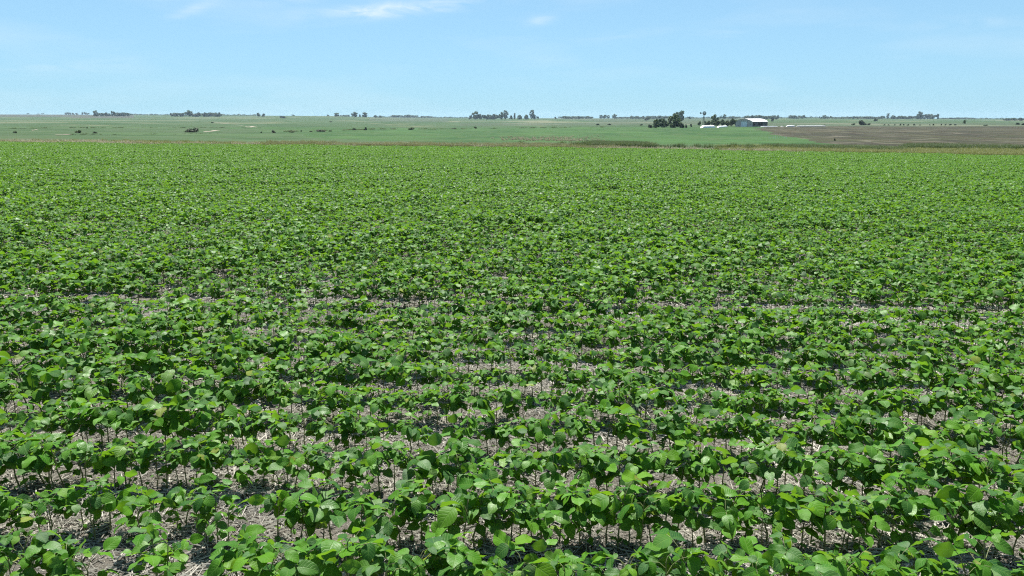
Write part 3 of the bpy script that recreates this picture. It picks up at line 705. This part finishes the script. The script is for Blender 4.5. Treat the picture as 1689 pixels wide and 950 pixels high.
plant(916, 5, 192.6, 2700, 'wood', 'lone tiny tree left of the long even skyline treeline')
line(927, 975, 5.5, 191.4, .4, 2900, 'wood', 'dark', 'the long even treeline right of centre')
for i_, (px, w, top) in enumerate(((991, 7, 189.6), (997, 8, 189.2), (1003, 6, 190))): plant(px, w, top, 3300, 'round', 'hazy tree, %s from the left in the clump before the lone rounded tree' % ordinal(i_ + 1), 'greyish clump')
plant(1013, 8, 187.8, 3000, 'round', 'lone rounded blue-grey tree right of the greyish clump')
line(1020, 1040, 6, 192.5, .4, 3300, 'wood', 'low faint', 'the line by the lone rounded tree')
line(1042, 1083, 5.5, 191, .5, 2800, 'wood', 'dark', 'the treeline left of the near grove')
line(1085, 1105, 5.5, 190.6, .8, 2700, 'wood', 'dark', 'the treeline right behind the near grove')
plant(1067, 11, 193, 1900, 'darkbush', 'flat dark bush just below the treeline left of the near grove')
# near grove, left of the windmill
plant(1073, 8, 204.6, 560, 'darkbush', 'low dark bush at the left foot of the near grove')
plant(1083, 12, 195.6, 560, 'round', 'bushy left tree of the near grove')
plant(1091, 12, 195.4, 575, 'round', 'second lighter tree from the left in the near grove')
plant(1099, 10, 198, 580, 'bush', 'pale green low tree in the middle of the near grove')
plant(1114, 25, 188.4, 555, 'round', 'largest dark green tree of the near grove')
plant(1116, 15, 184.6, 1400, 'round', 'grey-green tall tree rising behind the largest near tree')
plant(1123.5, 11, 182.4, 1450, 'round', 'narrow tall tree at the right top of the near grove')
plant(1125, 8, 201.5, 548, 'darkbush', 'dark bush at the right foot of the near grove')
plant(1132, 5, 205, 560, 'darkbush', 'tiny dark bush between the near grove and the windmill, left one'); plant(1140, 3, 204, 600, 'darkbush', 'tiny narrow bush between the near grove and the windmill, right one')
plant(1137, 7, 192, 2600, 'wood', 'small skyline tree between the near grove and the windmill')
plant(1163.5, 4, 198.6, 1000, 'darkbush', 'small dark bush just right of the windmill tower')
plant(1154, 6, 200.5, 700, 'bush', 'grey-green shrub just left of the windmill foot')
for px, w, top, lab in ((1168, 11, 200, 'first shrub right of the windmill'), (1176, 11, 199, 'shrub below the rounded tree right of the windmill'), (1184, 10, 199.5, 'shrub right of the rounded tree trunk'),
                        (1192, 11, 198, 'broad rounded pale shrub in the middle of the shrubbery by the shed'), (1200, 11, 198.4, 'shrub right of the broad rounded pale one near the shed'), (1208, 11, 196.5, 'tallest shrub next to the shed'), (1214, 8, 199, 'shrub that touches the left side of the shed')):
    plant(px, w, top, 640, 'bush', lab)
plant(1179, 13, 188.6, 900, 'round', 'rounded dark tree between windmill and shed, rising from the shrubs')
plant(1188, 4, 190, 2700, 'wood', 'small skyline tree directly right of the rounded tree by the windmill'); plant(1194, 7, 188, 2700, 'round', 'round skyline tree midway between windmill and shed')
line(1199, 1220, 6, 191.5, .6, 3000, 'wood', 'low bluish', 'the line left of the shed roof')
line(1232, 1254, 5.5, 189.6, .6, 2300, 'wood', 'dark', 'the wood right above the shed roof'); line(1259, 1281, 5.5, 190.1, .5, 2350, 'wood', 'dark', 'the wood above the right shed end')
plant(1274, 4, 193.4, 1500, 'darkbush', 'tiny dark bush on the slope right above the shed end')
line(1304, 1323, 5.5, 190.2, .6, 2800, 'wood', 'bluish', 'the short wood right of the shed'); plant(1327, 5, 191.8, 2900, 'wood', 'lone small tree right of the short wood')
plant(1353, 6, 191.8, 2800, 'wood', 'low tree left of the pointed clump on the right skyline'); plant(1360, 9, 189.6, 2800, 'round', 'peaked tree of the pointed clump on the right skyline'); plant(1367, 7, 191, 2800, 'wood', 'low tree right of the peaked one on the right skyline')
line(1374, 1406, 6, 192.6, .4, 3000, 'wood', 'low', 'the thin line on the right skyline'); line(1409, 1452, 6, 191.8, .5, 2900, 'wood', 'dark', 'the line left of the upright tree')
plant(1456, 8, 190.2, 2850, 'wood', 'tree that leans against the upright tree on the right skyline'); plant(1463.5, 5.5, 187.4, 2850, 'tall', 'upright narrow tree on the right skyline'); plant(1472, 9, 190, 2850, 'round', 'rounded tree right of the upright narrow one')
line(1479, 1510, 5.5, 191.2, .8, 2850, 'wood', 'dark', 'the line left of the tallest right-hand tree')
plant(1515, 11, 183.6, 2750, 'round', 'tallest tree of the right skyline with a broken top'); line(1523, 1543, 5.5, 188.4, .7, 2800, 'wood', 'bluish', 'the wood right of the tallest one'); plant(1546, 4, 188, 2800, 'tall', 'narrow end tree of the raised right wood')
line(1558, 1607, 7, 193.8, .4, 3300, 'wood', 'faint low', 'the line fading out at far right'); line(1659, 1700, 6, 194.2, .4, 2200, 'wood', 'dark', 'the wood at the right frame edge')
# bushes on the pastures and slopes
plant(1421, 15, 198.4, 760, 'darkbush', 'large dark bush behind the brown field'); plant(1433, 9, 203.4, 760, 'bush', 'low green bush right of the large dark bush'); plant(1408, 8, 203.6, 760, 'bush', 'low green bush left of the large dark bush')
plant(1444, 8, 194.8, 1500, 'bush', 'rounded bush high on the right green slope'); plant(1591, 5, 198, 900, 'round', 'small upright tree alone on the right green slope')
for i_, px in enumerate((1459, 1466, 1476, 1486, 1491, 1498, 1508, 1518, 1534, 1540, 1553, 1560, 1568, 1576)): plant(px, rng.uniform(2.6, 4.6), 204.4 + rng.uniform(-.8, .8), 760, 'darkbush', 'tiny dark bush, %s from the left in the row behind the brown field' % ordinal(i_ + 1), 'dotted row of bushes')
plant(1626, 7, 205, 700, 'darkbush', 'flat dark bush at the far edge of the brown field on the right'); plant(1679, 6, 201.5, 800, 'darkbush', 'left dark bush near the right frame edge'); plant(1688, 6, 203, 760, 'darkbush', 'dark bush cut by the right frame edge')
plant(1360, 6, 205.4, 700, 'darkbush', 'small dark bush at the right end of the long white bags'); plant(1379, 4, 229, None, 'darkbush', 'single dark tuft low on the brown field', base=232)
plant(986, 6, 203.2, None, 'darkbush', 'small dark bush below the greyish clump in mid-right', base=206.5); plant(1005, 7, 203.6, None, 'darkbush', 'flat dark bush right of the small bush in mid-right', base=206.4); plant(1058, 6, 204.6, None, 'bush', 'small green bush left of the near grove', base=207)
for px, w, top, base, kind, lab in ((316, 22, 210.2, 218.3, 'darkbush', 'large dark shrub beside the pale bare patch in the left pasture'), (128, 14, 214.6, 219.5, 'bush', 'pale olive shrub in the left pasture'),
        (155, 8, 216.4, 220, 'darkbush', 'small dark shrub right of the pale olive one'), (23, 8, 217, 219.6, 'bush', 'low olive shrub near the left frame edge'), (450, 9, 214.4, 219.2, 'darkbush', 'compact dark shrub at the start of the creek line'),
        (430, 3, 216.5, 219, 'darkbush', 'tiny shrub left of the compact dark one'), (480, 14, 215, 218.6, 'bush', 'flat olive shrub in the creek line'), (496, 3, 214, 217, 'darkbush', 'tiny dark shrub next to the flat olive one'),
        (512, 5, 215, 217.5, 'darkbush', 'small dark shrub left of the wide creek shrub'), (528, 16, 212.8, 217.2, 'darkbush', 'wide dark shrub in the creek line'), (544, 6, 214, 216.8, 'darkbush', 'small dark shrub right of the wide creek shrub'),
        (603, 6, 209.6, 214.8, 'darkbush', 'upright dark bush standing above the creek line'), (678, 12, 209.6, 214.2, 'bush', 'rounded olive bush at the right end of the creek line'), (584, 9, 211.4, 214.6, 'bush', 'low bush left of the upright dark one'),
        (749, 8, 210.4, 213, 'bush', 'small olive bush in the middle of the pasture'), (784, 5, 208.6, 212, 'darkbush', 'small dark bush below the central farm wood'), (143, 4, 209.6, 211.6, 'darkbush', 'tiny dark bush on the thin reed line at left'), (546, 5, 199.5, 201.5, 'bush', 'tiny bush on the pale green hillside'),
        (350, 5, 200.8, 203, 'bush', 'tiny bush beside the track on the left hillside')):
    plant(px, w, top, None, kind, lab, None, base)

# distant treelines that read as one mass
def mass(name, pxs, Y, h, label):
    v, f, tn = [], [], []
    for _ in range(int(abs(pxs[1] - pxs[0]) * 22)):
        px = rng.uniform(*pxs); q = at(px, Y * rng.uniform(.99, 1.01)); m = .35 + .65 * abs(sin(px * .37) * sin(px * .11 + 2)); z = rng.random() * h * m
        a = Vector((rng.gauss(0, 1), rng.gauss(0, 1), rng.gauss(0, .6))).normalized() * rng.uniform(1, 2.2); b_ = a.cross(Vector((rng.gauss(0, 1), rng.gauss(0, 1), rng.gauss(0, 1)))).normalized() * 1.5; c = q + Vector((0, 0, z)); i = len(v)
        v += [tuple(c - a), tuple(c + b_), tuple(c + a), tuple(c - b_)]; f.append((i, i + 1, i + 2, i + 3)); tn.append(rng.random())
    me = mesh(name, v, f, M_EUC); tone_attr(me, tn); tag(obj(name, me), label, 'trees', kind='stuff')
mass('distant_treeline', (214, 285), VF, 6, 'low faint treeline on the skyline between the two left woods')
mass('distant_treeline', (366, 424), 3600, 7, 'low faint treeline right of the second skyline wood')
mass('distant_treeline', (628, 780), 4100, 7, 'low hazy treeline on the skyline left of the central farm wood')
mass('distant_treeline', (1040, 1240), 3700, 8, 'low hazy treeline behind the windmill')
mass('distant_treeline', (1280, 1520), 3500, 8, 'low hazy treeline on the right skyline')
mass('distant_treeline', (1545, 1660), 3800, 6, 'last faint treeline fading out on the far right skyline')

# ------------------------------------------------------------------ shed
M_ROOF = plain('galvanised_roof', (0.70, 0.70, 0.685), 0.5, 0.06, 0.6, 0.5)
M_SHEDW = plain('grey_sheet_wall', (0.56, 0.47, 0.46), 0.6, 0.12, 1.2)
M_SHEDS = plain('brown_sheet_wall', (0.13, 0.115, 0.11), 0.7, 0.2, 1.0)
M_DOOR = plain('pale_door', (0.82, 0.83, 0.87), 0.5, 0.06, 1.0)
M_POST = plain('shed_post', (0.20, 0.18, 0.17), 0.7, 0.2, 3)
def shed():
    base = at(1241.5, 600); a = R(-38); SW, SLn, EV, RISE = 13.2, 30.0, 3.9, 2.0
    o = empty('shed', base - Vector((0, 0, .15)), a); tag(o, 'grey metal farm shed with a bright curved roof and pale door', 'shed')
    # local frame: front gable in plane y=0 from x=-SW..0, length along +y; corner nearest the camera at the origin
    arc = lambda x: EV + RISE * (1 - ((x + SW / 2) / (SW / 2)) ** 2)
    N = 16; D0, D1 = -8.8, -4.2
    fw = MB(); xs = sorted(set([-SW + SW * i / N for i in range(N + 1)] + [D0, D1]))
    for x0, x1 in zip(xs[:-1], xs[1:]):
        z0 = 4.0 if D0 <= x0 and x1 <= D1 else 0.0; b = len(fw.v)
        fw.v += [(x, y, z) for y in (0, .12) for (x, z) in ((x0, z0), (x1, z0), (x1, arc(x1)), (x0, arc(x0)))]
        fw.f += [(b, b + 1, b + 2, b + 3), (b + 7, b + 6, b + 5, b + 4), (b + 3, b + 2, b + 6, b + 7), (b, b + 4, b + 5, b + 1), (b, b + 3, b + 7, b + 4), (b + 1, b + 5, b + 6, b + 2)]
    for i in range(15):                         # vertical sheet ribs, proud of the wall
        x = -SW + .5 + i * (SW - 1) / 14
        if D0 - .1 < x < D1 + .1: continue
        fw.box(x - .05, x + .05, -.06, 0, .1, arc(x) - .1)
    fw.build('front_wall', M_SHEDW, o)
    bw = MB()
    for x0, x1 in zip(xs[:-1], xs[1:]):
        b = len(bw.v); bw.v += [(x, y, z) for y in (SLn - .12, SLn) for (x, z) in ((x0, 0), (x1, 0), (x1, arc(x1)), (x0, arc(x0)))]
        bw.f += [(b, b + 1, b + 2, b + 3), (b + 7, b + 6, b + 5, b + 4), (b + 3, b + 2, b + 6, b + 7)]
    bw.build('back_wall', M_SHEDW, o)
    s1 = MB(); s1.box(-.12, 0, .13, SLn - .13, 0, 1.1); s1.box(-.12, 0, .13, SLn - .13, 3.0, EV - .02)
    for k in range(6):
        y0 = .13 + k * (SLn - .26) / 6
        if k in (1, 4): s1.box(-.119, -.001, y0 + .02, y0 + (SLn - .26) / 6 - .02, 1.1, 3.0)
    s1.build('side_wall', M_SHEDS, o)
    s2 = MB(); s2.box(-SW, -SW + .12, .13, SLn - .13, 0, EV - .02); s2.build('side_wall', M_SHEDS, o)
    pm = MB(); pm.box(-.14, .10, -.12, .12, 0, EV - .03); pme = mesh('post', pm.v, pm.f, M_POST)
    for k in range(7): p = obj('post', pme, o); p.location = (0.02, .35 + k * (SLn - .7) / 6, 0)
    rf = MB(); NS = 40
    for j in range(NS):
        y0 = -.5 + j * (SLn + 1) / NS; y1 = y0 + (SLn + 1) / NS; ym = (y0 + y1) / 2
        for i in range(N):
            x0, x1 = -SW - .3 + (SW + .6) * i / N, -SW - .3 + (SW + .6) * (i + 1) / N; b = len(rf.v)
            rf.v += [(x0, y0, arc(x0) + .02), (x1, y0, arc(x1) + .02), (x1, ym, arc(x1) + .07), (x0, ym, arc(x0) + .07), (x1, y1, arc(x1) + .02), (x0, y1, arc(x0) + .02)]
            rf.f += [(b, b + 1, b + 2, b + 3), (b + 3, b + 2, b + 4, b + 5)]
    rf.build('roof', M_ROOF, o)
    rg = MB(); rg.box(-SW / 2 - .35, -SW / 2 + .35, -.5, SLn + .5, EV + RISE + .075, EV + RISE + .13); rg.build('ridge_cap', M_ROOF, o)
    dm = MB(); dm.box(D0 + .03, D1 - .03, .02, .08, 0.02, 3.97)
    for k in range(5): x = D0 + .5 + k; dm.box(x - .04, x + .04, -.03, .02, .1, 3.9)
    d = dm.build('door', M_DOOR, o)
    rl = MB(); rl.box(D0 - .3, D1 + .3, -.1, -.065, 3.98, 4.12); rl.build('door_rail', M_POST, o)
    fm = MB(); fm.box(-SW + .15, -.15, .3, SLn - .3, .02, .10); fm.build('floor', M_POST, o)
shed()

# ------------------------------------------------------------------ windmill
M_MILL = plain('weathered_steel', (0.16, 0.16, 0.155), 0.6, 0.2, 2, .4, .3)
def windmill():
    px, Y = 1160.5, 590; b = at(px, Y); H = 9.7
    o = empty('windmill', b, R(12)); tag(o, 'grey multi-blade farm windmill on a lattice tower left of the shed', 'windmill')
    for sx in (-1, 1):
        for sy in (-1, 1):
            m = MB(); m.tube([(sx * .85, sy * .85, -.1), (sx * .10, sy * .10, H)], [.075, .05], 5); m.build('leg', M_MILL, o)
    br = MB(); lv = [0.2, 2.2, 4.0, 5.6, 7.0, 8.2]
    w = lambda z: .85 - .75 * z / H
    for z0, z1 in zip(lv[:-1], lv[1:]):
        for k in range(4):
            c = [(-1, -1), (1, -1), (1, 1), (-1, 1)]; a, e = c[k], c[(k + 1) % 4]
            br.tube([(a[0] * w(z0), a[1] * w(z0), z0), (e[0] * w(z1), e[1] * w(z1), z1)], .028, 3); br.tube([(a[0] * w(z1), a[1] * w(z1), z1), (e[0] * w(z1), e[1] * w(z1), z1)], .032, 3)
            br.tube([(e[0] * w(z0), e[1] * w(z0), z0), (a[0] * w(z1), a[1] * w(z1), z1)], .028, 3)
    br.build('brace', M_MILL, o)
    pf = MB(); pf.box(-.45, .45, -.45, .45, H - .75, H - .68); pf.build('platform', M_MILL, o)
    gh = MB(); gh.box(-.16, .16, -.45, .35, H - .02, H + .38); gh.tube([(0, -.75, H + .18), (0, .4, H + .18)], .06, 6); gh.build('gearbox', M_MILL, o)
    wc = Vector((0, -.72, H + .18)); hubm = MB(); hubm.tube([wc - Vector((0, .08, 0)), wc + Vector((0, .08, 0))], .22, 10)
    wh = hubm.build('wheel', M_MILL, o)
    rim = MB()
    for rr in (.8, 1.25): rim.tube([tuple(wc + Vector((rr * cos(2 * pi * k / 24), 0, rr * sin(2 * pi * k / 24)))) for k in range(25)], .03, 3, False)
    rim.build('rim', M_MILL, wh)
    bm_ = MB(); b0 = [(-.07, 0, .35), (.07, .04, .35), (.20, .10, 1.5), (-.20, -.10, 1.5)]
    bm_.v = b0 + [(x, y + .02, z) for x, y, z in b0]; bm_.f = [(0, 1, 2, 3), (7, 6, 5, 4), (0, 4, 5, 1), (1, 5, 6, 2), (2, 6, 7, 3), (3, 7, 4, 0)]
    bme = mesh('blade', bm_.v, bm_.f, M_MILL)
    for k in range(18): q = obj('blade', bme, wh); q.location = wc; q.rotation_euler = (0, 2 * pi * k / 18, 0)
    tl = MB(); tl.tube([(0, .35, H + .18), (-1.0, 1.7, H + .2)], .05, 4)
    n = Vector((-.6, .81, 0)); c0 = Vector((-1.0, 1.7, H + .2)); v_ = [c0 + Vector((0, 0, -.25)), c0 + n * 1.5 + Vector((0, 0, -.65)), c0 + n * 1.5 + Vector((0, 0, .75)), c0 + Vector((0, 0, .3))]; sft = Vector((.81, .6, 0)) * .03
    i = len(tl.v); tl.v += [tuple(p) for p in v_] + [tuple(p + sft) for p in v_]; tl.f += [tuple(i + j for j in q) for q in ((0, 1, 2, 3), (7, 6, 5, 4), (0, 4, 5, 1), (1, 5, 6, 2), (2, 6, 7, 3), (3, 7, 4, 0))]
    tl.build('tail', M_MILL, o)
windmill()

# ------------------------------------------------------------------ white silage bags
M_BAG = plain('white_plastic', (0.82, 0.82, 0.80), 0.4, 0.05, 0.5, .5)
def bag(px0, px1, Y0, Y1, h, label):
    a, b = at(px0, Y0), at(px1, Y1); L_ = (b - a).length; n = max(10, int(L_ / 1.5)); m = MB(); d = (b - a).normalized(); side = Vector((-d.y, d.x, 0)).normalized(); r = random.Random(int(px0))
    K = 12
    for i in range(n + 1):
        t = i / n; e = min(1, min(t, 1 - t) * L_ / 3.2); e = max(.06, math.sqrt(max(0, 1 - (1 - e) ** 2))); hh = h * e * r.uniform(.93, 1.05); ww = h * .85 * (.35 + .65 * e); c = a + (b - a) * t
        c.z = hz(c.x, c.y)
        for k in range(K):
            an = pi * k / (K - 1); m.v.append(tuple(c + side * ww * cos(an) * (1 + .12 * sin(an)) + Vector((0, 0, hh * sin(an) ** .8 - .05))))
    for i in range(n):
        for k in range(K - 1): m.f.append((i * K + k, i * K + k + 1, (i + 1) * K + k + 1, (i + 1) * K + k))
    m.f.append(tuple(range(K))); m.f.append(tuple(n * K + k for k in reversed(range(K))))
    tag(m.build('silage_bag', M_BAG, None, True), label, 'silage bag', 'white silage bags near the shed')
bag(1157, 1179, 545, 560, 1.75, 'large white silage bag lying in front of the windmill')
bag(1184, 1199, 560, 585, 1.2, 'small white silage bag between the windmill and the shed')
bag(1254, 1284, 585, 588, .6, 'low white silage bag along the right side of the shed')
bag(1288, 1293, 600, 602, .5, 'tiny white silage bag right of the shed end')
bag(1297, 1312, 598, 600, 1.0, 'thick bright silage bag left of the long thin one')
bag(1313, 1364, 606, 612, .6, 'long thin white silage bag at the top of the brown field')
# thin pale electric-fence stakes by the corner of the green field
ms = MB(); ms.box(-.03, .03, -.03, .03, -.1, .5); ms.box(-.05, .05, -.05, .05, .5, .56); sme = mesh('fence_stake', ms.v, ms.f, M_BAG)
for k in range(9):
    px = 1270 + k * 3.6; q = at(px, 201 + .5 * k); tag(obj('fence_stake', sme), 'short white stake, %s from the left at the corner of the green field' % ordinal(k + 1), 'stake', 'white stakes at the field corner').location = q

# pale bare tracks on the left pasture: flat patches of earth a little above the sheet
M_BARE = plain('bare_earth', (0.24, 0.21, 0.16), .95, .25, .3)
def bare(px0, px1, row0, row1, thick, label):
    m = MB(); n = 16
    for i in range(n + 1):
        t = i / n; px = px0 + (px1 - px0) * t; row = row0 + (row1 - row0) * t + .4 * sin(t * 7); w = thick * (sin(pi * min(1, max(0, t * .96 + .02))) ** .6) * (.7 + .3 * sin(t * 11 + px0))
        for s in (-.5, .5): q = at(px, dist_for_row(px, row + s * w)); m.v.append((q.x, q.y, q.z + .06))
    for i in range(n): m.f.append((2 * i, 2 * i + 1, 2 * i + 3, 2 * i + 2))
    tag(m.build('bare_track', M_BARE), label, 'bare earth', kind='structure')
bare(334, 362, 217.5, 215.4, 1.6, 'pale bare patch right of the large dark shrub')
bare(404, 424, 209, 209.6, 1.6, 'pale bare patch of earth high on the left pasture'); bare(350, 404, 200.5, 208.0, .35, 'faint earth track winding down the left hillside')
bare(50, 62, 214.6, 214.4, .8, 'small pale bare patch near the left frame edge'); bare(88, 116, 222.6, 222.2, .9, 'narrow pale strip in the left pasture')

# ------------------------------------------------------------------ air
def haze():
    m = MB(); m.box(-9900, 9900, -60, 6100, -21, 27.5); o = obj('haze', mesh('haze', m.v, m.f))
    t = NT('haze_air'); pv = t.n('ShaderNodeVolumePrincipled'); pv.inputs['Color'].default_value = (0.62, 0.82, 1.0, 1); pv.inputs['Density'].default_value = 0.00005; pv.inputs['Anisotropy'].default_value = 0.2
    t.l(pv.outputs[0], t.out.inputs['Volume']); o.data.materials.append(t.m); tag(o, 'thin pale blue summer haze over the far fields', 'haze', kind='stuff')
haze()
